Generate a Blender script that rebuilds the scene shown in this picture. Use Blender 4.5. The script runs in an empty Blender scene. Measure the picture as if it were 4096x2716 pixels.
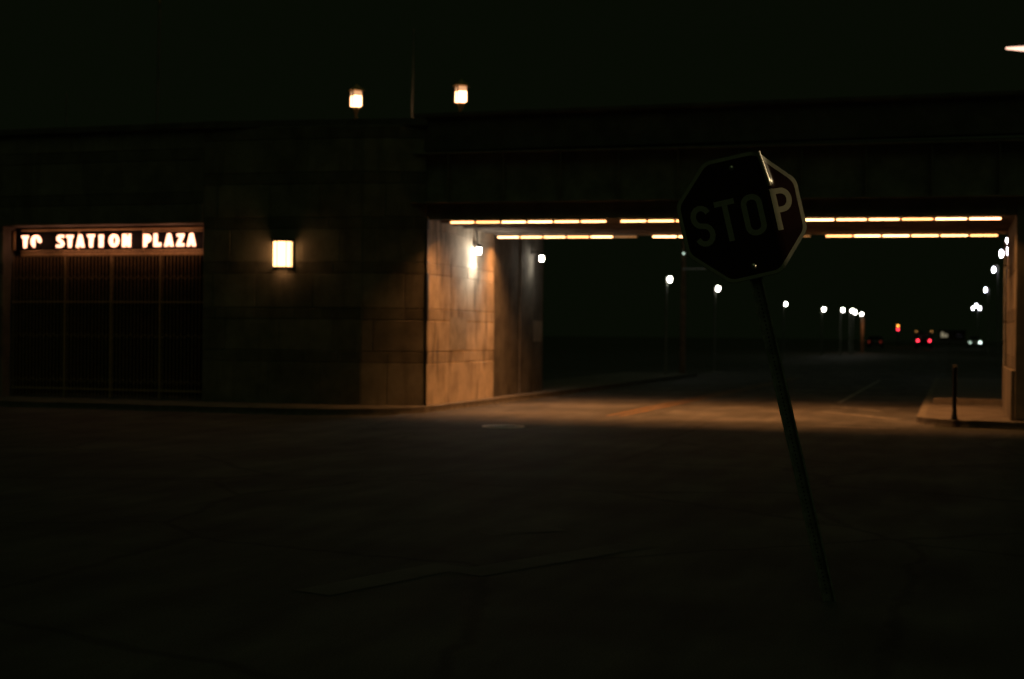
import bpy, bmesh, math, random
from mathutils import Vector, Matrix
random.seed(7)
R = math.radians
S = bpy.context.scene
COL = S.collection

# ------------------------------------------------------------------ camera, sky, exposure
TH, ROLL, PITCH = R(17.2), 0.010, 16 / 5689.0        # heading left of the road axis, roll, slight downward pitch
EYE = Vector((0, 0, 1.6))
f0 = Vector((-math.sin(TH), math.cos(TH), 0)); r0 = Vector((math.cos(TH), math.sin(TH), 0)); ZUP = Vector((0, 0, 1))
cf = f0 * math.cos(PITCH) - ZUP * math.sin(PITCH)
u0 = ZUP * math.cos(PITCH) + f0 * math.sin(PITCH)
cr = r0 * math.cos(ROLL) + u0 * math.sin(ROLL)
cu = u0 * math.cos(ROLL) - r0 * math.sin(ROLL)
cam = bpy.data.objects.new('camera', bpy.data.cameras.new('camera')); COL.objects.link(cam)
cam.matrix_world = Matrix.Translation(EYE) @ Matrix((cr, cu, -cf)).transposed().to_4x4()
cam.data.lens = 50; cam.data.sensor_width = 36
cam.data.clip_start = 0.05; cam.data.clip_end = 5000
cam.data.dof.use_dof = True; cam.data.dof.focus_distance = 8.7; cam.data.dof.aperture_fstop = 2.0
S.camera = cam

W = bpy.data.worlds.new('World'); S.world = W; W.use_nodes = True
bg = W.node_tree.nodes['Background']
bg.inputs['Color'].default_value = (0.66, 1.0, 0.36, 1)   # greenish night skyglow
bg.inputs['Strength'].default_value = 0.0031
sd = bpy.data.lights.new('sky_fill', 'SUN'); sd.energy = 0.058; sd.angle = R(50); sd.color = (0.72, 1.0, 0.42)   # faint broad fill added for night skyglow, high overhead, a little behind the viewer
so = bpy.data.objects.new('sky_fill', sd); COL.objects.link(so); so.rotation_euler = (R(24), 0, R(25))

vs = S.view_settings
vs.view_transform = 'Standard'; vs.look = 'None'; vs.exposure = 0; vs.gamma = 1; vs.use_curve_mapping = False
S.cycles.use_denoising = True
S.cycles.max_bounces = 6; S.cycles.diffuse_bounces = 3; S.cycles.sample_clamp_indirect = 3.0
S.cycles.caustics_reflective = False; S.cycles.caustics_refractive = False

# ------------------------------------------------------------------ materials
def nt(name):
    m = bpy.data.materials.new(name); m.use_nodes = True
    n = m.node_tree.nodes; return m, n, m.node_tree.links, n['Principled BSDF']
def mat(name, col, rough=0.6, metal=0.0, var=0.25, scale=6.0, bump=0.0, bscale=60.0, spec=0.5):
    m, n, l, b = nt(name)
    geo = n.new('ShaderNodeNewGeometry'); noi = n.new('ShaderNodeTexNoise'); noi.inputs['Scale'].default_value = scale
    noi.inputs['Detail'].default_value = 6; noi.inputs['Roughness'].default_value = 0.6
    l.new(geo.outputs['Position'], noi.inputs['Vector'])
    rmp = n.new('ShaderNodeValToRGB')
    rmp.color_ramp.elements[0].position = 0.3; rmp.color_ramp.elements[1].position = 0.7
    rmp.color_ramp.elements[0].color = (*[c * (1 - var) for c in col], 1)
    rmp.color_ramp.elements[1].color = (*[min(1, c * (1 + var)) for c in col], 1)
    l.new(noi.outputs['Fac'], rmp.inputs['Fac']); l.new(rmp.outputs['Color'], b.inputs['Base Color'])
    b.inputs['Roughness'].default_value = rough; b.inputs['Metallic'].default_value = metal
    b.inputs['Specular IOR Level'].default_value = spec
    if bump:
        n2 = n.new('ShaderNodeTexNoise'); n2.inputs['Scale'].default_value = bscale; n2.inputs['Detail'].default_value = 4
        l.new(geo.outputs['Position'], n2.inputs['Vector'])
        bp = n.new('ShaderNodeBump'); bp.inputs['Strength'].default_value = bump; bp.inputs['Distance'].default_value = 0.01
        l.new(n2.outputs['Fac'], bp.inputs['Height']); l.new(bp.outputs['Normal'], b.inputs['Normal'])
    return m
def glow(name, col, strength):
    m, n, l, b = nt(name)
    b.inputs['Base Color'].default_value = (0.7, 0.7, 0.7, 1)
    b.inputs['Emission Color'].default_value = (*col, 1); b.inputs['Emission Strength'].default_value = strength
    b.inputs['Roughness'].default_value = 0.4
    return m
def stone(name, base, stain=0.5):
    # ashlar: the tone of each block comes from the face attribute, over it blotches and vertical runs of damp and soot
    m, n, l, b = nt(name)
    geo = n.new('ShaderNodeNewGeometry')
    at = n.new('ShaderNodeAttribute'); at.attribute_name = 'tone'
    noi = n.new('ShaderNodeTexNoise'); noi.inputs['Scale'].default_value = 1.5; noi.inputs['Detail'].default_value = 8; noi.inputs['Roughness'].default_value = 0.62
    l.new(geo.outputs['Position'], noi.inputs['Vector'])
    r1 = n.new('ShaderNodeMapRange'); r1.inputs['From Min'].default_value = 0.3; r1.inputs['From Max'].default_value = 0.7
    r1.inputs['To Min'].default_value = 0.58; r1.inputs['To Max'].default_value = 1.26
    l.new(noi.outputs['Fac'], r1.inputs['Value'])
    mp = n.new('ShaderNodeMapping'); mp.inputs['Scale'].default_value = (3.2, 3.2, 0.55)
    l.new(geo.outputs['Position'], mp.inputs['Vector'])
    n2 = n.new('ShaderNodeTexNoise'); n2.inputs['Scale'].default_value = 1.3; n2.inputs['Detail'].default_value = 5
    l.new(mp.outputs['Vector'], n2.inputs['Vector'])
    r2 = n.new('ShaderNodeMapRange'); r2.inputs['From Min'].default_value = 0.54; r2.inputs['From Max'].default_value = 0.66
    r2.inputs['To Min'].default_value = 1.0; r2.inputs['To Max'].default_value = 1 - stain
    l.new(n2.outputs['Fac'], r2.inputs['Value'])
    m1 = n.new('ShaderNodeMath'); m1.operation = 'MULTIPLY'; l.new(at.outputs['Fac'], m1.inputs[0]); l.new(r1.outputs['Result'], m1.inputs[1])
    m2 = n.new('ShaderNodeMath'); m2.operation = 'MULTIPLY'; l.new(m1.outputs[0], m2.inputs[0]); l.new(r2.outputs['Result'], m2.inputs[1])
    mx = n.new('ShaderNodeVectorMath'); mx.operation = 'SCALE'; mx.inputs[0].default_value = base
    l.new(m2.outputs[0], mx.inputs['Scale']); l.new(mx.outputs['Vector'], b.inputs['Base Color'])
    b.inputs['Roughness'].default_value = 0.85; b.inputs['Specular IOR Level'].default_value = 0.25
    n3 = n.new('ShaderNodeTexNoise'); n3.inputs['Scale'].default_value = 38; n3.inputs['Detail'].default_value = 5
    l.new(geo.outputs['Position'], n3.inputs['Vector'])
    bp = n.new('ShaderNodeBump'); bp.inputs['Strength'].default_value = 0.35; bp.inputs['Distance'].default_value = 0.008
    l.new(n3.outputs['Fac'], bp.inputs['Height']); l.new(bp.outputs['Normal'], b.inputs['Normal'])
    return m

def asphalt(name):
    m, n, l, b = nt(name)
    geo = n.new('ShaderNodeNewGeometry')
    def noise(scale, lo, hi, f0_=.35, f1_=.65, stretch=None, det=5):
        t = n.new('ShaderNodeTexNoise'); t.inputs['Scale'].default_value = scale; t.inputs['Detail'].default_value = det
        if stretch:
            mp = n.new('ShaderNodeMapping'); mp.inputs['Scale'].default_value = stretch; l.new(geo.outputs['Position'], mp.inputs['Vector']); l.new(mp.outputs['Vector'], t.inputs['Vector'])
        else: l.new(geo.outputs['Position'], t.inputs['Vector'])
        r = n.new('ShaderNodeMapRange'); r.inputs['From Min'].default_value = f0_; r.inputs['From Max'].default_value = f1_
        r.inputs['To Min'].default_value = lo; r.inputs['To Max'].default_value = hi; l.new(t.outputs['Fac'], r.inputs['Value']); return r.outputs['Result'], t
    def mul(a, c):
        q = n.new('ShaderNodeMath'); q.operation = 'MULTIPLY'; l.new(a, q.inputs[0]); l.new(c, q.inputs[1]); return q.outputs[0]
    f1, _ = noise(.55, .7, 1.3); f2, _ = noise(1.6, .72, 1.2, stretch=(1.6, .35, 1)); f3, gr = noise(90, .7, 1.35)
    vo = n.new('ShaderNodeTexVoronoi'); vo.feature = 'DISTANCE_TO_EDGE'; vo.inputs['Scale'].default_value = .33
    wob = n.new('ShaderNodeTexNoise'); wob.inputs['Scale'].default_value = 1.8; wob.inputs['Detail'].default_value = 6; l.new(geo.outputs['Position'], wob.inputs['Vector'])
    mixv = n.new('ShaderNodeMixRGB'); mixv.inputs['Fac'].default_value = .22; l.new(geo.outputs['Position'], mixv.inputs['Color1']); l.new(wob.outputs['Color'], mixv.inputs['Color2']); l.new(mixv.outputs['Color'], vo.inputs['Vector'])
    cr_ = n.new('ShaderNodeMapRange'); cr_.inputs['From Min'].default_value = .004; cr_.inputs['From Max'].default_value = .014; cr_.inputs['To Min'].default_value = .62; cr_.inputs['To Max'].default_value = 1; l.new(vo.outputs['Distance'], cr_.inputs['Value'])
    k = mul(mul(mul(f1, f2), f3), cr_.outputs['Result'])
    mx = n.new('ShaderNodeVectorMath'); mx.operation = 'SCALE'; mx.inputs[0].default_value = (.088, .084, .08); l.new(k, mx.inputs['Scale']); l.new(mx.outputs['Vector'], b.inputs['Base Color'])
    b.inputs['Roughness'].default_value = .78; b.inputs['Specular IOR Level'].default_value = .3
    bp = n.new('ShaderNodeBump'); bp.inputs['Strength'].default_value = .5; bp.inputs['Distance'].default_value = .008; l.new(gr.outputs['Fac'], bp.inputs['Height']); l.new(bp.outputs['Normal'], b.inputs['Normal'])
    return m

M = dict(
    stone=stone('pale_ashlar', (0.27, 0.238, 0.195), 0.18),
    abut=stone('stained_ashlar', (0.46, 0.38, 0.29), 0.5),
    concrete=mat('concrete', (0.145, 0.13, 0.115), 0.9, var=0.3, scale=2.5, bump=0.3, spec=0.2),
    panel=mat('streaked_concrete', (0.125, 0.113, 0.095), 0.9, var=0.4, scale=1.6, bump=0.3, spec=0.2),
    kerb=mat('kerb_concrete', (0.18, 0.165, 0.14), 0.9, var=0.35, scale=5, bump=0.3, spec=0.2),
    asphalt=asphalt('asphalt'),
    soil=mat('dark_soil', (0.06, 0.06, 0.045), 1.0, var=0.3, scale=0.6),
    yellow=mat('worn_yellow_paint', (0.19, 0.092, 0.014), 0.7, var=0.55, scale=5),
    white=mat('worn_white_paint', (0.27, 0.26, 0.24), 0.7, var=0.6, scale=4),
    faded=mat('faded_white_paint', (0.1, 0.1, 0.094), 0.8, var=0.35, scale=1.5),
    worniron=mat('worn_iron_rim', (0.62, 0.58, 0.5), 0.45, 0.6, var=0.2, scale=20),
    iron=mat('cast_iron', (0.09, 0.085, 0.08), 0.38, 0.8, var=0.3, scale=30, bump=0.3),
    steel=mat('dark_painted_steel', (0.27, 0.245, 0.21), 0.8, 0.0, var=0.3, scale=3, bump=0.2),
    soffit=mat('bridge_soffit', (0.17, 0.14, 0.115), 0.9, var=0.35, scale=1.5, bump=0.3, spec=0.2),
    black=mat('black_metal', (0.012, 0.012, 0.011), 0.5, 0.3, var=0.2),
    matt=mat('matt_black_enamel', (0.003, 0.003, 0.003), 0.7, 0, var=0.1, spec=0.1),
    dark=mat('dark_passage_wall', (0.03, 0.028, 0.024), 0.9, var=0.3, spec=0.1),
    bronze=mat('bronze', (0.5, 0.35, 0.17), 0.45, 0.2, var=0.3, scale=14),
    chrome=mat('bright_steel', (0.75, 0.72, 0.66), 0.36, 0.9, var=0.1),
    oldgalv=mat('weathered_galvanised_steel', (0.3, 0.3, 0.26), 0.7, 0.1, var=0.4, scale=18),
    galv=mat('galvanised_steel', (0.3, 0.31, 0.3), 0.5, 0.7, var=0.3, scale=14),
    pale=mat('pale_post', (0.22, 0.22, 0.2), 0.8, 0, var=0.2, scale=3),
    wood=mat('weathered_wood', (0.2, 0.12, 0.07), 0.9, var=0.35, scale=3),
    signred=mat('red_sign_sheeting', (0.022, 0.003, 0.004), 0.25, var=0.08, scale=20, spec=0.8),
    signwhite=mat('white_sign_sheeting', (0.44, 0.42, 0.34), 0.35, var=0.1, scale=30),
    patch=mat('buff_paint_patch', (0.31, 0.275, 0.225), 0.85, var=0.25, scale=4, spec=0.2),
    carpaint=mat('grey_car_paint', (0.06, 0.065, 0.07), 0.35, 0.3, var=0.08),
    vanpaint=mat('white_van_paint', (0.3, 0.3, 0.3), 0.4, var=0.08),
    glass=mat('dark_glass', (0.01, 0.012, 0.014), 0.1, var=0.05),
    rubber=mat('rubber', (0.015, 0.015, 0.015), 0.8, var=0.2),
    brick=mat('house_wall', (0.12, 0.08, 0.06), 0.9, var=0.3, scale=4),
    roof=mat('house_roof', (0.05, 0.045, 0.045), 0.9, var=0.3, scale=4),
    tube=glow('warm_tube', (1, 0.44, 0.16), 8.0),
    tubeb=glow('warm_tube_bright', (1, 0.47, 0.19), 10.0), tubec=glow('warm_tube_aged', (1, 0.40, 0.13), 6.0),
    tubedim=glow('failing_tube', (1, 0.42, 0.12), 0.35),
    letter=glow('lit_letter', (1, 0.42, 0.25), 4.0),
    letteroff=mat('unlit_letter', (0.16, 0.13, 0.11), 0.5),
    shade=glow('lantern_glass', (1, 0.5, 0.19), 6.0),
    lanlow=glow('lantern_pane', (1, 0.5, 0.24), 8.0),
    lanup=glow('lantern_top_pane', (1, 0.5, 0.24), 0.85),
    cool=glow('white_lamp_glass', (1, 0.92, 0.78), 40.0),
    cool2=glow('far_white_lamp_glass', (1, 0.95, 0.85), 34.0),
    violet=glow('violet_white_lamp_glass', (0.92, 0.88, 1.0), 30.0),
    cobra=glow('warm_street_lens', (1, 0.58, 0.42), 2.2),
    red=glow('red_lamp', (1, 0.03, 0.06), 9.0),
    reddim=glow('dim_red_lamp', (1, 0.06, 0.04), 0.14),
    amber=glow('amber_lamp', (1, 0.34, 0.04), 7.0),
    marker=glow('amber_marker', (1, 0.42, 0.1), 1.6),
    head=glow('headlamp', (0.8, 1, 0.88), 8.0),
    headdim=glow('dim_headlamp', (0.6, 0.8, 0.65), 2.0),
    window=glow('lit_window', (1, 0.85, 0.55), 0.22),
)

# ------------------------------------------------------------------ mesh helpers
class MB:
    def __init__(s): s.v = []; s.f = []; s.t = []; s.sm = []
    def add(s, vs_, fs, tone=1.0, smooth=False):
        o = len(s.v); s.v += [Vector(p) for p in vs_]; s.f += [tuple(i + o for i in q) for q in fs]
        s.t += [tone] * len(fs); s.sm += [smooth] * len(fs); return s
    def box(s, a, b, tone=1.0, c=0.0):
        x0, y0, z0 = a; x1, y1, z1 = b
        if c <= 0:
            return s.add([(x0, y0, z0), (x1, y0, z0), (x1, y1, z0), (x0, y1, z0), (x0, y0, z1), (x1, y0, z1), (x1, y1, z1), (x0, y1, z1)],
                         [(0, 3, 2, 1), (4, 5, 6, 7), (0, 1, 5, 4), (1, 2, 6, 5), (2, 3, 7, 6), (3, 0, 4, 7)], tone)
        bm = bmesh.new(); bmesh.ops.create_cube(bm, size=1)
        for v in bm.verts:
            v.co = Vector(((x0 + x1) / 2 + v.co.x * (x1 - x0), (y0 + y1) / 2 + v.co.y * (y1 - y0), (z0 + z1) / 2 + v.co.z * (z1 - z0)))
        bmesh.ops.bevel(bm, geom=bm.edges[:], offset=c, segments=2, affect='EDGES', profile=0.5)
        return s.bm(bm, tone)
    def bm(s, bm, tone=1.0, smooth=False):
        bm.verts.index_update()
        s.add([v.co.copy() for v in bm.verts], [[v.index for v in f.verts] for f in bm.faces], tone, smooth); bm.free(); return s
    def tube(s, pts, rad, n=12, smooth=True):
        # a round bar along a polyline; rad one radius or one per point
        pts = [Vector(p) for p in pts]; k = len(pts); rad = rad if isinstance(rad, (list, tuple)) else [rad] * k
        V = []; 
        for i, p in enumerate(pts):
            d = (pts[min(i + 1, k - 1)] - pts[max(i - 1, 0)]).normalized()
            a = d.cross(Vector((0, 0, 1)) if abs(d.z) < 0.9 else Vector((1, 0, 0))).normalized(); b = d.cross(a)
            V += [p + (a * math.cos(2 * math.pi * j / n) + b * math.sin(2 * math.pi * j / n)) * rad[i] for j in range(n)]
        Fs = [(i * n + j, i * n + (j + 1) % n, (i + 1) * n + (j + 1) % n, (i + 1) * n + j) for i in range(k - 1) for j in range(n)]
        s.add(V, Fs, 1.0, smooth)
        return s.add([V[j] for j in range(n)][::-1] + [V[(k - 1) * n + j] for j in range(n)], [tuple(range(n)), tuple(range(n, 2 * n))])
    def lathe(s, prof, n=20, a0=0.0, a1=2 * math.pi, c=(0, 0, 0), smooth=True):
        full = abs(a1 - a0 - 2 * math.pi) < 1e-6; m = n if full else n + 1; V = []
        for r_, z_ in prof:
            V += [(c[0] + r_ * math.cos(a0 + (a1 - a0) * j / n), c[1] + r_ * math.sin(a0 + (a1 - a0) * j / n), c[2] + z_) for j in range(m)]
        Fs = [(i * m + j, i * m + (j + 1) % m, (i + 1) * m + (j + 1) % m, (i + 1) * m + j) for i in range(len(prof) - 1) for j in range(n)]
        return s.add(V, Fs, 1.0, smooth)
    def prism(s, poly, z0, z1, tone=1.0):
        n = len(poly)
        return s.add([(x, y, z0) for x, y in poly] + [(x, y, z1) for x, y in poly],
                     [tuple(range(n))[::-1], tuple(range(n, 2 * n))] + [(i, (i + 1) % n, n + (i + 1) % n, n + i) for i in range(n)], tone)
    def ext(s, poly, o, ax, ay, az, tone=1.0):
        # polygon in the plane (ax, ay) at o, given thickness az
        n = len(poly); o = Vector(o); ax = Vector(ax); ay = Vector(ay); az = Vector(az)
        a = [o + ax * x + ay * y for x, y in poly]
        return s.add(a + [p + az for p in a], [tuple(range(n)), tuple(range(n, 2 * n))[::-1]] + [(i, n + i, n + (i + 1) % n, (i + 1) % n) for i in range(n)], tone)
    def build(s, name, m, parent=None, local=False):
        me = bpy.data.meshes.new(name)
        V = s.v
        if parent is not None and not local:
            inv = MW[parent.name].inverted(); V = [inv @ p for p in V]
        me.from_pydata([tuple(p) for p in V], [], s.f); me.validate(clean_customdata=False)
        if len(me.polygons) == len(s.t):
            at = me.attributes.new('tone', 'FLOAT', 'FACE'); at.data.foreach_set('value', s.t)
            me.polygons.foreach_set('use_smooth', s.sm)
        bm = bmesh.new(); bm.from_mesh(me); bmesh.ops.recalc_face_normals(bm, faces=bm.faces); bm.to_mesh(me); bm.free()
        for k in (m if isinstance(m, list) else [m]): me.materials.append(k)
        o = bpy.data.objects.new(name, me); COL.objects.link(o)
        if parent is not None: o.parent = parent; MW[o.name] = MW.get(parent.name, Matrix())
        else: MW[o.name] = Matrix()
        return o
MW = {}
def thing(name, label, cat, loc=(0, 0, 0), mtx=None, group=None):
    o = bpy.data.objects.new(name, None); COL.objects.link(o); o.empty_display_size = 0.2
    mtx = mtx or Matrix.Translation(Vector(loc)); o.matrix_world = mtx; MW[o.name] = mtx
    return tag(o, label, cat, group)
def tag(o, label, cat, group=None):
    o['label'] = label; o['category'] = cat
    if group: o['group'] = group
    return o
def struct(o): o['kind'] = 'structure'; return o
def lamp_light(kind, name, parent, loc, power, color, aim=None, **kw):
    d = bpy.data.lights.new(name, kind); d.energy = power; d.color = color
    for k, v in kw.items(): setattr(d, k, v)
    o = bpy.data.objects.new(name, d); COL.objects.link(o); o.parent = parent
    q = Vector(aim or (0, 0, -1)).to_track_quat('-Z', 'X' if kind == 'AREA' else 'Y')
    o.location = loc; o.rotation_euler = q.to_euler(); return o
def copy_tree(o, parent=None):
    kids = list(o.children); c = o.copy(); COL.objects.link(c)
    if parent is not None: c.parent = parent
    for k in kids: copy_tree(k, c)
    return c
ORD = 'first second third fourth fifth sixth'.split()

def ashlar(mb, p0, p1, z0, z1, courses, normal, ch=0.012, seed=1, lens=(0.8, 1.5), back=0.45, phase=0.0, nt_=.74):
    # a run of coursed blocks from p0 to p1 (plan points) with chamfered joints, and the wall behind them
    rnd = random.Random(seed); p0 = Vector((*p0, 0)); p1 = Vector((*p1, 0)); L = (p1 - p0).length; d = (p1 - p0) / L; nrm = Vector((*normal, 0)).normalized()
    z = z0; i = 0
    while z < z1 - 0.02:
        h, narrow = courses[min(i, len(courses) - 1)] if i < len(courses) else courses[2 + (i % 2)]
        zt = min(z + h, z1); x = -rnd.uniform(0.1, 0.9) - phase
        while x < L - 0.01:
            ln = rnd.uniform(*lens) * (0.72 if narrow else 1.0); xa, xb = max(x, 0), min(x + ln, L); x += ln
            if L - xb < 0.18: xb = L; x = L
            if xb - xa < 0.05: continue
            tone = rnd.uniform(0.86, 1.14) * (nt_ if narrow else 1.0)
            pr = rnd.uniform(-0.003, 0.003)
            def P(a, b, o): return p0 + d * a + ZUP * b + nrm * o
            V = [P(xa + .003, z + .003, -ch), P(xb - .003, z + .003, -ch), P(xb - .003, zt - .003, -ch), P(xa + .003, zt - .003, -ch)]
            e = ch + .003
            V += [P(xa + e, z + e, pr), P(xb - e, z + e, pr), P(xb - e, zt - e, pr), P(xa + e, zt - e, pr)]
            mb.add(V, [(4, 5, 6, 7), (0, 1, 5, 4), (1, 2, 6, 5), (2, 3, 7, 6), (3, 0, 4, 7)], tone)
        z = zt; i += 1
    a = p0 - nrm * (ch + .001); b = p1 - nrm * (ch + .001); c = p1 - nrm * back; e = p0 - nrm * back
    mb.add([(q.x, q.y, z0) for q in (a, b, c, e)] + [(q.x, q.y, z1) for q in (a, b, c, e)],
           [(0, 1, 2, 3), (7, 6, 5, 4), (0, 4, 5, 1), (1, 5, 6, 2), (2, 6, 7, 3), (3, 7, 4, 0)], 1.05)
COURSES = [(0.90, 0), (0.24, 1), (0.66, 0), (0.24, 1), (0.72, 0), (0.24, 1), (0.70, 0), (0.24, 1), (0.70, 0), (0.24, 1), (0.70, 0), (0.24, 1), (0.7, 0)]

# ------------------------------------------------------------------ ground, road, pavements
def gz(y): return 0.0 if y < 60 else 0.0043 * (min(y, 260) - 60)     # the road climbs gently beyond the bridge
YS = [-40, 0, 20, 40, 60, 80, 120, 180, 260, 900, 4000]
def sheet(xs, dz, ys=YS):
    mb = MB(); n = len(xs)
    mb.add([(x, y, gz(y) + dz) for y in ys for x in xs], [(j * n + i, j * n + i + 1, (j + 1) * n + i + 1, (j + 1) * n + i) for j in range(len(ys) - 1) for i in range(n - 1)])
    return mb
struct(sheet([-3000, -60, -10, 10, 60, 3000], -0.008).build('ground', M['soil']))
rd = MB()
rd.add([(-90, -35, 0), (90, -35, 0), (90, 26.2, 0), (-90, 26.2, 0)], [(0, 1, 2, 3)])
yy = [26.2, 40, 60, 80, 120, 180, 215]
rd.add([(x, y, gz(y)) for y in yy for x in (-10.6, -0.3)], [(2 * j, 2 * j + 1, 2 * j + 3, 2 * j + 2) for j in range(len(yy) - 1)])
rd.add([(-70, 215, gz(215)), (60, 215, gz(215)), (60, 226, gz(226)), (-70, 226, gz(226))], [(0, 1, 2, 3)])
struct(rd.build('road', M['asphalt']))
def arc(cx, cy, r_, a0, a1, n=8): return [(cx + r_ * math.cos(R(a0 + (a1 - a0) * i / n)), cy + r_ * math.sin(R(a0 + (a1 - a0) * i / n))) for i in range(n + 1)]
KH = 0.12
def pavement(name, poly, kerbline, m='concrete'):
    mb = MB(); mb.prism(poly, -0.05, KH); o = struct(mb.build(name, M[m]))
    # the kerb: a band of kerbstones along the road edge, 4 mm proud of the slab
    k = MB(); w = 0.15
    for i in range(len(kerbline) - 1):
        a, b = Vector((*kerbline[i], 0)), Vector((*kerbline[i + 1], 0)); d = (b - a); L = d.length; d /= L
        nr = Vector((-d.y, d.x, 0)); cnt = max(1, int(L / 1.8 + .5))
        for j in range(cnt):
            p = a + d * (L * j / cnt + .004); q = a + d * (L * (j + 1) / cnt - .004); t = random.uniform(.8, 1.15); zt = KH + .004 + random.uniform(-.003, .004)
            o1, o2 = nr * -.006, nr * w
            k.add([p + o1, q + o1, q + o2, p + o2] + [v + ZUP * zt for v in (p + o1 * -2, q + o1 * -2, q + o2, p + o2)],
                  [(0, 1, 5, 4), (1, 2, 6, 5), (2, 3, 7, 6), (3, 0, 4, 7), (4, 5, 6, 7)], t)
    kk = k.build('kerb', M['kerb']); struct(kk); return o
LK = [(-60, 25.4)] + [(-13.0, 25.4)] + arc(-13.0, 28.2, 2.8, -90, 0, 8)[1:] + [(-10.1, 34), (-10.0, 45), (-10.0, 58)]
LK = [(-60, 25.4), (-12.6, 25.4)] + arc(-12.6, 27.75, 2.35, -90, 0, 8)[1:] + [(-10.12, 34), (-10.0, 45), (-10.0, 58)]
pavement('pavement', LK + [(-13, 58), (-13, 29.3), (-60, 29.3)], LK)
RK = [(-0.64, 58), (-0.64, 28.6)] + arc(0.66, 28.6, 1.3, 180, 270, 6)[1:] + [(1.5, 27.1), (4.0, 26.3), (60, 25.4)]
pavement('pavement', RK + [(60, 29.3), (4, 29.3), (4, 58)], RK)
def strip(pts, w, z, mb):
    for (x0, y0), (x1, y1) in zip(pts, pts[1:]):
        d = Vector((x1 - x0, y1 - y0, 0)).normalized(); nr = Vector((-d.y, d.x, 0)) * (w / 2)
        mb.add([Vector((x0, y0, z)) - nr, Vector((x1, y1, z)) - nr, Vector((x1, y1, z)) + nr, Vector((x0, y0, z)) + nr], [(0, 1, 2, 3)])
    return mb
m_ = MB(); strip([(-6.62, 27.9), (-6.1, 58)], .11, .004, m_); strip([(-6.36, 27.9), (-5.84, 58)], .11, .004, m_)
struct(m_.build('centre_line', M['yellow']))
struct(strip([(-2.68, 36.2), (-2.68, 57)], .11, .004, MB()).build('edge_line', M['white']))
struct(strip([(-2.72, 31.83), (-1.03, 29.4)], .12, .004, MB()).build('road_marking', M['white']))
struct(strip([(-2.74, 34.5), (-1.47, 32.5)], .12, .004, MB()).build('road_marking', M['white']))
struct(strip([(-2.4, 26.5), (-0.95, 26.28)], .10, .004, MB()).build('road_marking', M['white']))
for a, b in (((-3.6, 10.9), (-3.1, 11.4)), ((-3.1, 9.0), (-2.3, 10.7)), ((-3.75, 8.0), (-3.3, 9.3))):
    struct(strip([a, b], .3, .004, MB()).build('road_marking', M['faded']))

# ------------------------------------------------------------------ the bridge over the road
XL, XR, YB0, YB1 = -10.45, 1.11, 27.75, 32.3
def zt(x, y=0): return 3.93 - 0.0072 * (x - XL)          # line of the tube lights, falling slightly to the right with the track
br = thing('railway_bridge', 'dark railway bridge crossing the road on pale stone abutments', 'bridge', (-4.7, 30, 0))
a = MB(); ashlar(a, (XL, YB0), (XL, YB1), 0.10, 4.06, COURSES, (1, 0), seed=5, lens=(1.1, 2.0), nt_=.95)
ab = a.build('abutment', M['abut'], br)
pt = MB()                                                 # painted-over patch with rounded upper corners, and the paler block below it
poly = [(0, 0), (1.15, 0), (1.15, .62), (1.05, .72), (.1, .72), (0, .62)]
pt.ext(poly, (XL + .006, 29.15, 1.27), (0, 1, 0), (0, 0, 1), (-.004, 0, 0)); pt.build('painted_patch', M['patch'], ab)
a = MB()
ashlar(a, (XR, YB1), (XR, YB0), 0.15, 4.0, COURSES, (-1, 0), seed=9, lens=(1.1, 2.0))
ashlar(a, (XR + .002, YB0), (9.0, YB0), 0.15, 4.3, COURSES, (0, -1), seed=11)
a.box((XR - .07, YB0 + .02, .1), (XR - .0005, YB1 - .05, 1.05), 0.9, .015)
a.build('abutment', M['stone'], br)
j = MB(); j.box((XL - .035, YB0 - .012, .1), (XL - .002, YB0 + .1, 4.0)); j.build('expansion_joint', M['black'], br)
s_ = MB()
za, zb = zt(XL - .6) + .10, zt(XR + .5) + .10
s_.add([(XL - .6, YB0 + .1, za), (XR + .5, YB0 + .1, zb), (XR + .5, YB1 + .1, zb), (XL - .6, YB1 + .1, za),
        (XL - .6, YB0 + .1, za + .5), (XR + .5, YB0 + .1, zb + .5), (XR + .5, YB1 + .1, zb + .5), (XL - .6, YB1 + .1, za + .5)],
       [(0, 1, 2, 3), (7, 6, 5, 4), (0, 4, 5, 1), (1, 5, 6, 2), (2, 6, 7, 3), (3, 7, 4, 0)])
for k in range(1, 6):
    yk = YB0 + .1 + k * .74                                # ribs of the deck
    s_.add([(XL - .5, yk - .06, za - .045), (XR + .4, yk - .06, zb - .045), (XR + .4, yk + .06, zb - .045), (XL - .5, yk + .06, za - .045),
            (XL - .5, yk - .06, za + .1), (XR + .4, yk - .06, zb + .1), (XR + .4, yk + .06, zb + .1), (XL - .5, yk + .06, za + .1)],
           [(0, 1, 2, 3), (7, 6, 5, 4), (0, 4, 5, 1), (1, 5, 6, 2), (2, 6, 7, 3), (3, 7, 4, 0)])
s_.build('soffit', M['soffit'], br)
g = MB()
def beam(mb, y0, y1, d0, d1, x0=XL - .35, x1=XR + .6):
    A, B = zt(x0), zt(x1)
    mb.add([(x0, y0, A + d0), (x1, y0, B + d0), (x1, y1, B + d0), (x0, y1, A + d0), (x0, y0, A + d1), (x1, y0, B + d1), (x1, y1, B + d1), (x0, y1, A + d1)],
           [(0, 1, 2, 3), (7, 6, 5, 4), (0, 4, 5, 1), (1, 5, 6, 2), (2, 6, 7, 3), (3, 7, 4, 0)])
beam(g, YB0 + .07, YB0 + .097, .06, 1.5)
beam(g, YB0 - .12, YB0 + .065, .40, .425); beam(g, YB0 - .10, YB0 + .065, 1.42, 1.45)
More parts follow.
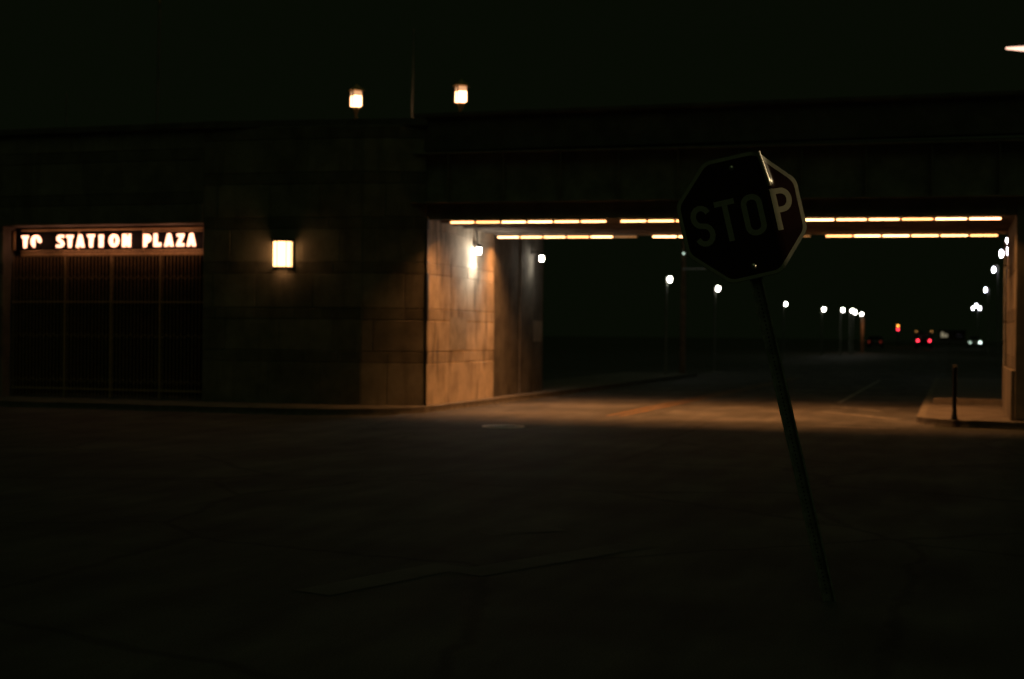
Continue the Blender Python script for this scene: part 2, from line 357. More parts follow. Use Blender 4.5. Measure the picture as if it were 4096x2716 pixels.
for k in range(10): beam(g, YB0 - .08, YB0 + .067, .428, 1.417, -10 + k * 1.2, -9.985 + k * 1.2)
g.build('girder', M['steel'], br)
g = MB(); beam(g, YB1 + .103, YB1 + .13, .05, 1.5); beam(g, YB1 + .0, YB1 + .10, .604, .62); g.build('girder', M['steel'], br)
p_ = MB(); p_.box((XL - .3, YB0 - .02, 5.42), (XR + 8, YB0 + .3, 6.1)); p_.box((XL - .3, YB0 - .1, 6.1), (XR + 8, YB0 + .36, 6.2), 1, .02)
p_.box((XR + .6, YB0 + .02, 4.3), (XR + 8, YB0 + .3, 5.42)); p_.build('parapet', M['concrete'], br)
d_ = MB(); d_.box((XL - .6, YB0 + .32, 4.7), (XR + 8, YB1 + .1, 5.3)); d_.build('deck', M['concrete'], br)

# ------------------------------------------------------------------ station wall on the left with its gated entrance
YF, XW = 27.1, -15.33
GX0, GX1, GZ = -20.36, -15.33, 3.93
st = thing('station_wall', 'long pale stone station wall left of the bridge, with a gated entrance', 'wall', (-16, YF, 0))
w = MB()
ashlar(w, (-46, YF), (GX0, YF), .10, GZ, COURSES, (0, -1), seed=22)
ashlar(w, (-46, YF), (XW, YF), GZ + .002, 5.95, [(.42, 0), (.24, 1), (.70, 0), (.24, 1), (.7, 0)], (0, -1), seed=23)
w.build('wall', M['stone'], st)
w = MB(); XK, YK = -11.75, 27.34                            # the wall splays a little more in its last stretch beside the bridge
ashlar(w, (XW + .002, YF), (XK, YK), .10, 5.95, COURSES, ((YK - YF), -(XK - XW)), seed=31, lens=(.75, 1.3), back=.4)
ashlar(w, (XK, YK), (XL - .04, YB0), .10, 5.95, COURSES, ((YB0 - YK), -(XL - .04 - XK)), seed=33, lens=(.75, 1.3), back=.4)
w.build('wing_wall', M['stone'], st)
c = MB(); c.box((-46, YF - .08, 5.952), (XW, YF + .5, 6.1), 1, .02)
WL = math.hypot(XL - XW, YB0 - YF); c.ext([(0.01, 0), (WL, 0), (WL, .148), (0.01, .148)], (XW, YF - .08, 5.952), ((XL - XW) / WL, (YB0 - YF) / WL, 0), (0, 0, 1), (-.07, .5, 0)); c.build('coping', M['concrete'], st)
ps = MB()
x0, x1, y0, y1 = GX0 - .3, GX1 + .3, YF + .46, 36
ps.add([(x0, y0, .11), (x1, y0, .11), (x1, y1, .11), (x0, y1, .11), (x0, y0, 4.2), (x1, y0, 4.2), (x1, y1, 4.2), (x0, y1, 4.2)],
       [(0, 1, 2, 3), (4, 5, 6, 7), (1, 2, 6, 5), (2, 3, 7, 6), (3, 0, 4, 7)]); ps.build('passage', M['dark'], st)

# sign over the entrance
SY = 27.42
sg = thing('station_sign', 'glowing warm white letters TO STATION PLAZA on dark panel above folding gate', 'sign', (-17.9, SY, 3.4))
b = MB(); b.box((-20.34, SY + .03, 3.36), (-15.34, SY + .09, 3.86)); b.build('panel', M['matt'], sg)
b = MB(); b.box((-20.1, SY - .03, 3.84), (-15.34, SY + .028, 3.875), 1, .006); b.box((-16.9, SY - .05, 3.79), (-15.34, SY - .032, 3.81)); b.build('top_rail', M['bronze'], sg)
b = MB(); b.box((-20.1, SY - .06, 3.375), (-15.34, SY + .028, 3.40), 1, .006); b.box((-20.1, SY - .045, 3.27), (-15.34, SY + .028, 3.35), 1, .01); b.build('shelf', M['bronze'], sg)
for x in (-18.62, -16.98):
    b = MB(); b.box((x - .012, SY - .006, 3.402), (x + .012, SY + .028, 3.838)); b.build('divider', M['bronze'], sg)
b = MB(); b.box((-20.31, SY - .05, 3.41), (-20.27, SY + .02, 3.83), 1, .006); b.build('end_post', M['bronze'], sg)

def ell(cx, cy, rx, ry, a0=0, a1=360, n=28): return [(cx + rx * math.cos(R(a0 + (a1 - a0) * i / n)), cy + ry * math.sin(R(a0 + (a1 - a0) * i / n))) for i in range(n + (0 if abs(a1 - a0) == 360 else 1))]
GL = {
    'T': [[(0, 1), (1, 1), (1, .8), (.8, .8), (.68, 0), (.34, 0), (.26, .8), (0, .8)]],
    'I': [[(.05, 1), (.95, 1), (.88, .5), (.9, 0), (.1, 0), (.12, .5)]],
    'O': [ell(.5, .5, .5, .5), [(.36, .3), (.36, .68), (.5, .8), (.68, .74), (.74, .5), (.66, .26), (.5, .2)][::-1]],
    'A': [[(0, 0), (.34, .96), (.42, 1), (.6, 1), (.68, .96), (1, 0), (.66, 0), (.6, .16), (.36, .16), (.3, 0)], [(.42, .3), (.56, .3), (.5, .56)]],
    'N': [[(0, 0), (.02, 1), (.42, 1), (.74, .5), (.76, 1), (1, 1), (.98, 0), (.66, 0), (.36, .46), (.34, 0)]],
    'P': [[(0, 0), (.02, 1)] + ell(.5, .66, .5, .34, 90, -90, 12) + [(.42, .32), (.38, 0)], [(.46, .5), (.46, .82), (.62, .8), (.68, .66), (.62, .52)]],
    'L': [[(0, 0), (.03, 1), (.46, 1), (.46, .26), (1, .3), (.97, 0)]],
    'Z': [[(.06, 1), (1, 1), (1, .84), (.46, .2), (1, .24), (.97, 0), (0, 0), (0, .16), (.52, .8), (.06, .78)]],
    'S': [[(.98, .98), (.6, 1), (.24, .94), (.06, .76), (.1, .58), (.3, .46), (.62, .33), (.6, .22), (.4, .2), (.04, .22), (.0, .02), (.5, 0), (.84, .07), (1, .26), (.94, .46), (.7, .58), (.42, .7), (.44, .78), (.62, .8), (.94, .78)]],
}
def outline_mesh(name, splines, ext):
    cu_ = bpy.data.curves.new(name, 'CURVE'); cu_.dimensions = '2D'; cu_.fill_mode = 'BOTH'; cu_.extrude = ext
    for pts in splines:
        s = cu_.splines.new('POLY'); s.points.add(len(pts) - 1); s.use_cyclic_u = True
        for q, (x, y) in zip(s.points, pts): q.co = (x, y, 0, 1)
    o = bpy.data.objects.new(name, cu_); me = bpy.data.meshes.new_from_object(o); bpy.data.objects.remove(o); bpy.data.curves.remove(cu_); return me
# where each letter stands on the panel: left and right edge in units read off the sign (218 to 2055 across)
TXT = [('T', 218, 292), ('O', 310, 430), ('S', 578, 668), ('T', 684, 765), ('A', 786, 882), ('T', 906, 988), ('I', 1026, 1082), ('O', 1130, 1247), ('N', 1272, 1370),
       ('P', 1494, 1582), ('L', 1602, 1686), ('A', 1713, 1819), ('Z', 1842, 1930), ('A', 1949, 2055)]
def lx(u):      # perspective spacing undone: metres along the sign
    px = u / 2.628; ang = math.atan((px - 2048) / 5689.) - TH
    return (SY - .2) * math.tan(ang)
letters = []
for i, (ch, ua, ub) in enumerate(TXT):
    xa, xb = lx(ua), lx(ub); z0_, z1_ = 3.445, 3.745 - (0.01 if i % 3 == 0 else 0)
    fit = lambda sp: [(xa + (xb - xa) * (.07 + .86 * x), z0_ + (z1_ - z0_) * (.03 + .94 * y)) for x, y in sp]
    if i == 1:      # this O is dark in its lower right quarter
        lit = ell(.5, .5, .5, .5, -12, 262, 24) + [(.44, .2), (.36, .3), (.36, .68), (.5, .8), (.66, .74), (.74, .42)]
        drk = ell(.5, .5, .5, .5, -96, -14, 10) + [(.74, .40), (.66, .26), (.47, .2)]
        letters += [([fit(lit)], 'letter'), ([fit(drk)], 'letteroff')]
    else: letters.append(([fit(sp) for sp in GL[ch]], 'letter'))
def stand(me):   # xy outline -> upright, facing the street
    for v in me.vertices: v.co = Vector((v.co.x, SY - v.co.z - .2, v.co.y))
def from_me(me):
    mb = MB(); mb.add([v.co.copy() for v in me.vertices], [tuple(p.vertices) for p in me.polygons]); return mb
for sp, mk in letters:
    me = outline_mesh('letter', sp, .02); stand(me); o = from_me(me).build('letter', M[mk], sg)
    if mk == 'letteroff': o['label'] = 'unlit lower right stroke of the O'

# folding gate under the sign
gt = thing('folding_gate', 'bronze folding lattice gate closed across entrance below glowing station sign', 'gate', (-17.85, SY, .12))
b = MB(); n = 56
for i in range(n):
    x = -20.28 + i * (4.9 / (n - 1)); b.box((x - .0065, SY - .046, .16), (x + .0065, SY - .022, 3.268))
b.build('bar_panel', M['bronze'], gt)
for zc in (2.78, 1.5, .5):
    b = MB(); st_ = 4.9 / (n - 1)
    for i in range(0, n - 2):
        x = -20.28 + i * st_; up = 1 if i % 2 else -1
        b.ext([(0, 0), (st_, .1 * up), (st_, .1 * up + .018), (0, .018)], (x, SY - .052, zc - .05 * up), (1, 0, 0), (0, 0, 1), (0, .005, 0))
    b.build('lattice', M['bronze'], gt)
b = MB(); b.box((-20.3, SY - .07, 2.235), (-15.36, SY - .054, 2.27)); b.box((-20.3, SY - .07, .3), (-15.36, SY - .054, .34)); b.build('rail', M['bronze'], gt)
for x in (-18.93, -17.75, -16.52):
    b = MB(); b.box((x - .024, SY - .066, .13), (x + .024, SY - .02, 2.233)); b.box((x - .024, SY - .066, 2.272), (x + .024, SY - .02, 3.268)); b.build('post', M['bronze'], gt)

# half round wall lantern
LX = -13.48; YL = YF + (YK - YF) * (LX - XW) / (XK - XW)
wl = thing('wall_lantern', 'bright half round glass lantern on stone wall beside the station sign', 'lantern', (LX, YL, 3.0))
rad, zl0, zl1 = .205, 3.0, 3.52
b = MB(); b.lathe([(rad, 0), (rad, zl1 - zl0)], 24, math.pi, 2 * math.pi, (LX, YL - .035, zl0)); b.lathe([(.001, 0), (rad, 0)], 24, math.pi, 2 * math.pi, (LX, YL - .035, zl0 + .004)); b.build('glass_shade', M['shade'], wl)
def half_disc(z0, z1, rr):
    mb = MB(); mb.prism([(LX + rr * math.cos(math.pi + math.pi * i / 20), YL - .03 + rr * math.sin(math.pi + math.pi * i / 20)) for i in range(21)], z0, z1); return mb
half_disc(zl1, zl1 + .05, rad + .045).build('cap', M['black'], wl)
b = MB(); b.lathe([(rad - .05, -.03), (rad + .012, -.03), (rad + .012, 0.0), (rad - .05, 0.0), (rad - .05, -.03)], 24, math.pi, 2 * math.pi, (LX, YL - .03, zl0)); b.build('base_ring', M['black'], wl)
b = MB()
for ang in (196, 258, 314, 345):
    x, y = LX + (rad + .004) * math.cos(R(ang)), YL - .035 + (rad + .004) * math.sin(R(ang)); b.tube([(x, y, zl0), (x, y, zl1)], .009, 6)
b.build('rib', M['black'], wl)
b = MB(); b.box((LX - rad - .02, YL - .03, zl0 - .06), (LX + rad + .02, YL + .04, zl1 + .055), 1, .004); b.build('back_plate', M['black'], wl)

# ------------------------------------------------------------------ concrete retaining wall beyond the bridge
rw = thing('retaining_wall', 'streaked concrete retaining wall running on behind the left abutment', 'wall', (-10.7, 35, 0))
b = MB(); y = YB1 + .16; k = 0
while y < 37.0:
    y2 = min(y + 1.15, 37.25); off = [.0, -.07, -.02, -.09, -.03][k % 5]
    b.box((-11.1, y + .006, .05), (XL - .06 + off, y2 - .006, 4.5), 1, .012); y = y2; k += 1
b.build('panel', M['panel'], rw)
b = MB(); b.box((-11.15, YB1 + .16, 4.502), (XL + .02, 37.3, 4.65), 1, .015); b.build('coping', M['concrete'], rw)
b = MB(); b.ext([(0, 0), (1.0, 0), (1.0, .55), (0, .55)], (XL - .147, 36.0, 1.45), (0, 1, 0), (0, 0, 1), (-.002, 0, 0)); b.build('painted_patch', M['patch'], rw)
tag(MB().box((-0.4, 34.2, .1), (1.25, 34.6, .25), 1, .02).build('kerb_wall', M['concrete']), 'low concrete kerb wall across the right pavement behind the bridge', 'low wall')

# ------------------------------------------------------------------ tube lights under the bridge
TW = (1, 0.40, 0.115)
def make_tube(dim, kind='tube'):
    t = bpy.data.objects.new('tube_light', None); COL.objects.link(t); MW[t.name] = Matrix()
    b = MB(); b.box((-.29, -.045, .045), (.29, .045, .095), 1, .006); b.build('housing', M['steel'], t, True)
    b = MB(); b.tube([(-.276, 0, 0.01), (-.263, 0, 0.01), (.263, 0, 0.01), (.276, 0, 0.01)], [.009, .015, .015, .009], 12); b.build('tube', M['tubedim' if dim else kind], t, True)
    for x in (-.282, .282):
        b = MB(); b.box((x - .004, -.03, -.02), (x + .004, .03, .044)); b.build('end_clip', M['steel'], t, True)
    return t
PX = {'front': [(-9.96, -6.62), (-6.36, -3.02), (-2.76, 0.86)], 'rear': [(-10.36, -6.95), (-6.62, -3.02), (-2.72, 0.93)]}
protos = {}
for row, yrow, tilt, power in (('front', YB0 - .01, (0, .36, -1), 15.0), ('rear', YB1 - .12, (0, -.05, -1), 15.0)):
    for gi, (xa, xb) in enumerate(PX[row]):
        n_ = 6; step = (xb - xa) / n_
        for i in range(n_):
            dim = row == 'rear' and ((gi == 0 and i == 5) or (gi == 1 and i == 5))
            kind = ('tube', 'tubeb', 'tubec', 'tube', 'tubeb')[(i * 2 + gi * 3 + (row == 'rear')) % 5]; key = (row, dim, gi, kind)
            if key not in protos:
                t = make_tube(dim, kind); protos[key] = t
                if not dim:
                    lamp_light('AREA', 'tube_glow', t, (0, .0 if row == 'rear' else .03, -.03), power * (1.1, .95, .68)[gi] * {'tube': 1, 'tubeb': 1.12, 'tubec': .85}[kind], TW, tilt, shape='RECTANGLE', size=.54, size_y=.05, spread=R(124))
            else: t = copy_tree(protos[key])
            x = xa + step * (i + .5); t.location = (x, yrow, zt(x) - .01); t.rotation_euler = (0, math.atan(.0072), 0); t.scale = (step / .6 , 1, 1)
            run = ('left', 'middle', 'right')[gi]
            tag(t, ('dim failing tube light, %s in the %s run of the %s row' if dim else 'glowing tube light, %s in the %s run of the %s row') % (ORD[i], run, row) + ' under bridge', 'tube light', 'tube lights under the bridge')

# ------------------------------------------------------------------ wall lamps with white globes on the left wall
def wall_lamp(x, y, z, xw, label, spot, fill, ceil=None):
    t = thing('wall_lamp', label, 'wall lamp', (xw, y, z), group='white lamps on the left wall')
    b = MB(); b.box((xw - .1, y - .05, z + .08), (xw + .03, y + .05, z + .22), 1, .01)
    b.tube([(xw + .02, y, z + .16), (x - .05, y, z + .17), (x, y, z + .12)], .018, 8)
    if ceil: b.tube([(x - .03, y - .02, z + .12), (x - .05, y - .02, ceil)], .022, 8)
    b.build('bracket', M['black'], t)
    b = MB(); b.lathe([(.001, .14), (.05, .13), (.075, .09), (.078, .06)], 16, c=(x, y, z)); b.build('hood', M['black'], t)
    b = MB(); b.lathe([(.05, .06), (.06, .02), (.058, -.03), (.04, -.075), (.001, -.09)], 16, c=(x, y, z)); b.build('globe', M['cool'], t)
    lamp_light('SPOT', 'lamp_beam', t, (x - xw + .02, 0, -.13), spot, (1, .93, .76), (-.2, .0, -1), spot_size=R(140), spot_blend=.8, shadow_soft_size=.05)
    lamp_light('POINT', 'lamp_fill', t, (x - xw + .34, -.1, -.2), fill, (1, .93, .8), shadow_soft_size=.06)
    return t
wall_lamp(-10.32, 30.72, 3.53, XL, 'white globe lamp on the lit stone abutment under the bridge', 24, 38, 3.98)
wall_lamp(-10.25, 35.66, 3.62, XL - .09, 'white globe lamp on the dark retaining wall behind the bridge', 7, 4)

# ------------------------------------------------------------------ lanterns and poles above the wall
def make_lantern():
    t = bpy.data.objects.new('platform_lantern', None); COL.objects.link(t); MW[t.name] = Matrix()
    a = .105
    b = MB(); b.box((-a, -a, 0), (a, a, .235)); b.build('glass', M['lanlow'], t, True)
    b = MB(); b.box((-a, -a, .25), (a, a, .34)); b.build('upper_glass', M['lanup'], t, True)
    b = MB(); f = a + .012
    for sx in (-1, 1):
        for sy in (-1, 1): b.box((sx * f - .014, sy * f - .014, -.02), (sx * f + .014, sy * f + .014, .36))
    b.box((-a - .006, -a - .006, .2355), (a + .006, a + .006, .2495)); b.build('frame', M['black'], t, True)
    b = MB(); b.lathe([(.215, 0), (.2, .03), (.08, .09), (.03, .13), (.001, .16)], 4, R(45), R(405), (0, 0, .362), False); b.lathe([(.001, 0), (.215, 0)], 4, R(45), R(405), (0, 0, .361), False); b.build('cap', M['bronze'], t, True)
    b = MB(); b.lathe([(.001, -.022), (.1, -.024), (.075, -.08), (.04, -.17), (.03, -.24), (.04, -.3), (.03, -.36)], 10); b.build('bracket', M['bronze'], t, True)
    return t
def lantern(t, x, y, z, rz, zbase, label):
    t.location = (x, y, z); t.rotation_euler = (0, R(0.8), rz); tag(t, label, 'lantern', 'lanterns on posts above the station wall')
    b = MB(); b.tube([(0, 0, zbase - z), (0, 0, -.35)], [.035, .03], 10); b.build('post', M['pale'], t, True)
L0 = make_lantern(); Ls = [L0, copy_tree(L0), copy_tree(L0)]
lantern(Ls[0], -13.51, 31, 6.98, R(40), 5.3, 'glowing square lantern on a post, left of the thin pole above the wall')
lantern(Ls[1], -10.89, 31, 6.98, R(36), 5.3, 'glowing square lantern on a post, right of the thin pole above the bridge corner')
lantern(Ls[2], -18.79, 31, 10.08, R(38), 5.3, 'tall lantern post at the top edge with only its lit underside in view')
for x, zb, zt_, lab, r_ in ((-12.1, 5.4, 8.7, 'thin pale pole standing between the two glowing lanterns', .022), (-21.47, 5.4, 7.6, 'thin faint pole above the wall over the station sign', .022)):
    t = thing('pole', lab, 'pole', (x, 31, zb)); b = MB(); b.tube([(x, 31, zb), (x + .03, 31, zt_)], [r_ * 1.3, r_ * .7], 8); b.build('shaft', M['galv'], t)
    b = MB(); b.lathe([(.001, .04), (.03, .02), (.03, 0), (.001, -.02)], 8, c=(x + .03, 31, zt_)); b.build('finial', M['galv'], t)

# platform slab that carries the lanterns, part of the station wall
b = MB(); b.box((-46, YF + .46, 4.9), (XL - .62, 33, 5.3)); b.build('platform', M['concrete'], st)

# ------------------------------------------------------------------ street lamps beyond the bridge
def make_post(h, globe, mpole, r_=.11, thick=.06, hood=True):
    t = bpy.data.objects.new('street_lamp', None); COL.objects.link(t); MW[t.name] = Matrix()
    b = MB(); b.tube([(-.14, 0, -1.0), (-.14, 0, h - .25), (-.13, 0, h - .05)], [thick * 1.2, thick, thick], 10); b.tube([(-.14, 0, h + .06), (-.07, 0, h + .13), (0, 0, h + .12)], .02, 8); b.tube([(-.14, 0, h - .05), (-.14, 0, h + .07)], [thick, .03], 8); b.build('post', mpole, t, True)
    b = MB(); b.lathe([(r_ * .7, .10), (r_, .04), (r_ * 1.02, -.02), (r_ * .75, -.09), (.001, -.12)], 14, c=(0, 0, h)); b.build('globe', globe, t, True)
    b = MB(); b.lathe([(.001, .17), (r_ * .7, .15), (r_ * 1.15, .10), (r_ * 1.0, .098), (r_ * .7, .1)], 14, c=(0, 0, h)); b.build('hood', M['black'], t, True)
    return t
LS = [(-10.75, 55.9, 'first white street lamp beyond the retaining wall, left of the stop sign'),
      (-10.52, 66.6, 'white street lamp close left of the stop sign post, second beyond the retaining wall'),
      (-10.7, 96.7, 'white street lamp first to the right of the stop sign post'),
      (-9.62, 113.6, 'lone white street lamp midway between the stop sign post and the lamp cluster'),
      (-8.36, 116.3, 'white street lamp just left of the close pair in the far left row'),
      (-7.83, 119.2, 'smaller upper lamp of the close pair in the far left row'),
      (-8.01, 125.9, 'lower brighter lamp of the close pair with a long lit post')]
lp = make_post(3.9, M['cool2'], M['pale'], .075, .045)
for i, (x, y, lab) in enumerate(LS):
    t = lp if i == 0 else copy_tree(lp)
    sc_ = 1.0 if y < 100 else 1.25
    t.location = (x, y, 3.9 - 3.9 * sc_ + (.0 if y < 60 else 0)); t.scale = (sc_,) * 3
    tag(t, lab, 'street lamp', 'white street lamps in the left row')
# the last of that row hangs on a brown wooden pole
t = thing('utility_pole', 'brown wooden pole carrying the last white lamp of the left row', 'pole', (-8.06, 135.9, gz(135)))
b = MB(); b.tube([(-7.98, 136.1, -.5), (-7.98, 136.1, 3.55)], [.17, .14], 10); b.build('shaft', M['wood'], t)
b = MB(); b.lathe([(.09, .1), (.11, .03), (.1, -.05), (.001, -.12)], 12, c=(-8.06, 135.8, 3.9)); b.build('globe', M['cool2'], t)
b = MB(); b.tube([(-7.98, 136.1, 3.5), (-8.02, 136.0, 4.1), (-8.06, 135.8, 4.06)], .03, 8); b.build('bracket', M['galv'], t)
lamp_light('POINT', 'pole_light', t, (-.1, -.7, 2.4), 14, (1, .45, .2), shadow_soft_size=.1)

def arm_lamp(x, y, z, label, heads, s=1.0):
    t = thing('street_lamp', label, 'street lamp', (x, y, gz(y)), group='violet white street lamps in the right row')
    b = MB(); b.tube([(x + .25, y, gz(y)), (x + .25, y, z - .3)], [.06, .045], 10); b.build('post', M['pale'], t)
    for dx, dz in heads:
        hx, hz = x + dx, z + dz
        b = MB(); b.lathe([(.001, .15 * s), (.045 * s, .09 * s), (.065 * s, .02 * s), (.055 * s, -.06 * s), (.001, -.15 * s)], 14, c=(hx, y, hz)); b.build('globe', M['violet'], t)
        b = MB(); b.tube([(x + .25, y, z - .35), (x + .2, y, hz + .2 * s), (hx, y, hz + .25 * s), (hx, y, hz + .18 * s)], .025, 8); b.build('arm', M['galv'], t)
arm_lamp(2.04, 58.9, 5.5, 'uppermost violet white street lamp beside the right bridge pillar', [(0, 0)], .95)
arm_lamp(2.235, 65.8, 5.5, 'brightest and largest violet white lamp, second in the right row', [(0, 0)], 1.25)
arm_lamp(2.076, 67.7, 5.5, 'violet white lamp close left of the largest one in the right row', [(0, 0)], 1.15)
arm_lamp(2.15, 82.96, 5.5, 'violet white street lamp alone below the cluster by the right pillar', [(0, 0)], 1.05)
arm_lamp(2.42, 116.35, 5.5, 'violet white lamp just above the far triple lamp in the right row', [(0, 0)], 1.15)
arm_lamp(2.74, 181.5, 5.5, 'far street lamp with three white globes at the right roadside', [(-.38, -.05), (.0, .3), (.42, -.05)], 1.35)
t = thing('drain_pipe', 'thin pale pipe running down the right bridge pillar', 'pipe', (1.02, 32.45, .1))
b = MB(); b.tube([(1.07, 32.2, .1), (1.07, 32.2, 3.7)], .03, 10); b.build('pipe', M['galv'], t)
b = MB()
for z in (.8, 2.0, 3.2): b.lathe([(.036, -.02), (.036, .02)], 10, c=(1.07, 32.2, z))
b.build('pipe_clip', M['black'], t)
# street light reaching into the frame at the upper right
t = thing('street_light', 'long arm street light glowing at the upper right edge', 'street light', (5.5, 45, 0))
b = MB(); b.tube([(5.5, 45, 0), (5.5, 45, 9.6), (5.2, 44.95, 10.2), (4.0, 44.9, 10.42), (2.7, 44.8, 10.40)], [.12, .08, .06, .05, .045], 10); b.build('pole', M['galv'], t)
prof = [(0, .12), (.25, .16), (.8, .15), (1.15, .09), (1.32, .0), (.9, .015), (.3, .01), (0, .02)]
b = MB(); b.ext([(-x, z) for x, z in prof], (2.75, 44.60, 10.29), (1, 0, 0), (0, 0, 1), (0, .3, 0)); b.build('head', M['galv'], t)
b = MB(); n_ = 10
top = [(2.7 - 1.27 * i / n_, 10.29) for i in range(n_ + 1)]; low = [(2.7 - 1.27 * i / n_, 10.288 - .14 * math.sin(math.pi * min(1, .5 + .5 * i / n_)) ) for i in range(n_ + 1)]
for yy0, k in ((44.62, 0),):
    b.ext([(x, z) for x, z in top] + [(x, z) for x, z in low[::-1][1:]], (0, yy0, 0), (1, 0, 0), (0, 0, 1), (0, .26, 0))
b.build('lens', M['cobra'], t)

# utility pole with cross arms behind the left lamps
t = thing('utility_pole', 'dark pole with pale cross arms and small lamp above the left street lamps', 'pole', (-10.4, 58.5, 0))
b = MB(); b.tube([(-11.05, 60.5, 0), (-11.05, 60.5, 5.9)], [.14, .1], 10); b.build('shaft', M['wood'], t)
b = MB(); b.box((-11.1, 60.38, 4.50), (-10.0, 60.44, 4.56)); b.build('cross_arm', M['galv'], t)
b = MB(); b.tube([(-11.05, 60.4, 5.25), (-10.8, 60.3, 5.17), (-10.55, 60.3, 5.15)], .025, 8); b.build('upper_arm', M['galv'], t)
b = MB(); b.lathe([(.001, .04), (.04, .02), (.04, -.02), (.001, -.05)], 10, c=(-11.0, 60.2, 5.18)); b.build('lamp', M['headdim'], t)

# ------------------------------------------------------------------ traffic far up the road
def car(name, label, x, y, z, face, paint, L_, Wd, H, tl=None, hl=None, box=False, marks=False):
    # face = -1: we see its back, +1: we see its front
    Mx = Matrix.Translation((x, y, z)) @ Matrix.Rotation(0 if face < 0 else math.pi, 4, 'Z')
    t = thing(name, label, 'van' if box else 'car', mtx=Mx)
    w = Wd / 2
    if box: pr = [(0, .35), (0, H - .1), (.1, H), (L_ - 1.5, H), (L_ - .9, H - .75), (L_ - .1, H - 1.0), (L_, .6), (L_, .35)]
    else: pr = [(0, .4), (0, .85), (.5, .95), (1.1, H - .06), (1.5, H), (2.6, H), (3.3, .98), (L_ - .25, .85), (L_, .65), (L_, .35)]
    bm = bmesh.new(); vs_ = [bm.verts.new((-w, p[0], p[1])) for p in pr]; f = bm.faces.new(vs_)
    ex = bmesh.ops.extrude_face_region(bm, geom=[f]); 
    for v in ex['geom']:
        if isinstance(v, bmesh.types.BMVert): v.co.x += Wd
    bmesh.ops.bevel(bm, geom=bm.edges[:], offset=.06, segments=2, affect='EDGES'); MB_ = MB(); MB_.bm(bm, 1, True); MB_.build('body', paint, t, True)
    b = MB()
    if box: b.box((-w * .8, -.012, H - .95), (w * .8, .02, H - .35))
    else: b.add([(-w * .8, .55, .99), (w * .8, .55, .99), (w * .72, 1.07, H - .08), (-w * .72, 1.07, H - .08)], [(0, 1, 2, 3)]); b.v = [v + Vector((0, -.03, .03)) for v in b.v]
    b.build('rear_window', M['glass'], t, True)
    b = MB()
    if box: b.add([(-w * .85, L_ - 1.47, H - .1), (w * .85, L_ - 1.47, H - .1), (w * .85, L_ - .93, H - .72), (-w * .85, L_ - .93, H - .72)], [(0, 1, 2, 3)])
    else: b.add([(-w * .72, 2.65, H - .05), (w * .72, 2.65, H - .05), (w * .8, 3.25, 1.02), (-w * .8, 3.25, 1.02)], [(0, 1, 2, 3)])
    b.v = [v + Vector((0, .03, .03)) for v in b.v]; b.build('windscreen', M['glass'], t, True)
    for sx in (-1, 1):
        for yy_ in (.8, L_ - .85):
            b = MB(); b.tube([(sx * (w - .2), yy_, .33), (sx * (w + .01), yy_, .33)], .33, 18); wh = b.build('wheel', M['rubber'], t, True)
            b = MB(); b.tube([(sx * (w + .012), yy_, .33), (sx * (w + .02), yy_, .33)], .19, 14); b.build('rim', M['galv'], wh, True)
    tx = .7 if box else w - .2; tz = .95 if box else .72
    for sx in (-1, 1):
        m_t = tl or M['letteroff']
        b = MB(); b.box((sx * tx - .09, -.03, tz - .12), (sx * tx + .09, .02, tz + .12), 1, .015); b.build('tail_light', m_t, t, True)
        m_h = (hl[0] if sx < 0 else hl[1]) if hl else M['glass']
        b = MB(); b.box((sx * (w - .25) - .13, L_ - .06, .55), (sx * (w - .25) + .13, L_ + .02, .74), 1, .02); b.build('headlight', m_h, t, True)
        if marks:
            b = MB(); b.box((sx * (w - .06) - .06, -.03, H - .12), (sx * (w - .06) + .06, .02, H - .02), 1, .01); b.build('marker_light', M['marker'], t, True)
    b = MB(); b.box((-w * .95, -.08, .36), (w * .95, .0, .52), 1, .02); b.build('bumper', M['black'], t, True)
    return t
car('van', 'dark van driving away up the road with two red tail lights', -3.31, 180.1, gz(180), -1, M['carpaint'], 5.2, 1.95, 2.15, tl=M['red'], box=True, marks=True)
car('parked_car', 'dark car with faint dim red tail lights, left of the far van', -9.3, 184.0, gz(184), -1, M['carpaint'], 4.4, 1.8, 1.45, tl=M['reddim'])
car('oncoming_car', 'car facing us with pale greenish headlights right of the far van', 2.95, 207.0, gz(207), 1, M['vanpaint'], 4.4, 1.8, 1.45, hl=(M['head'], M['headdim']))
t = thing('traffic_signal', 'far traffic signal with amber lamp above a red one', 'traffic signal', (-7.3, 207, gz(207)))
b = MB(); b.tube([(-7.3, 207.25, gz(207)), (-7.3, 207.25, 3.9)], .06, 8); b.build('post', M['black'], t)
b = MB(); b.box((-7.52, 206.98, 2.3), (-7.08, 207.18, 3.85), 1, .03); b.build('housing', M['black'], t)
for z, m in ((3.5, 'amber'), (3.0, 'red'), (2.55, 'glass')):
    b = MB(); b.tube([(-7.3, 206.93, z), (-7.3, 206.979, z)], .13, 16); b.build('lens', M[m], t)
    b = MB(); b.lathe([(.21, 0), (.22, .0)], 10, R(0), R(180)); b.v = [Vector((-7.3 + v.x, 206.8 , z + v.y)) for v in b.v]
    b2 = MB(); n_ = 10
    P = [(-7.3 + .22 * math.cos(math.pi * i / n_), z + .22 * math.sin(math.pi * i / n_)) for i in range(n_ + 1)]
    b2.add([(x, 206.78, q) for x, q in P] + [(x, 206.977, q) for x, q in P], [(i, i + 1, n_ + 2 + i, n_ + 1 + i) for i in range(n_)]); b2.build('visor', M['black'], t)
h = thing('house', 'distant low flat roofed house with one dim lit window right of the van', 'house', (1.0, 262, gz(260)))
zg = gz(260); b = MB(); b.box((-2.2, 262, zg - .3), (2.2, 268, zg + 2.3)); b.build('wall', M['brick'], h)
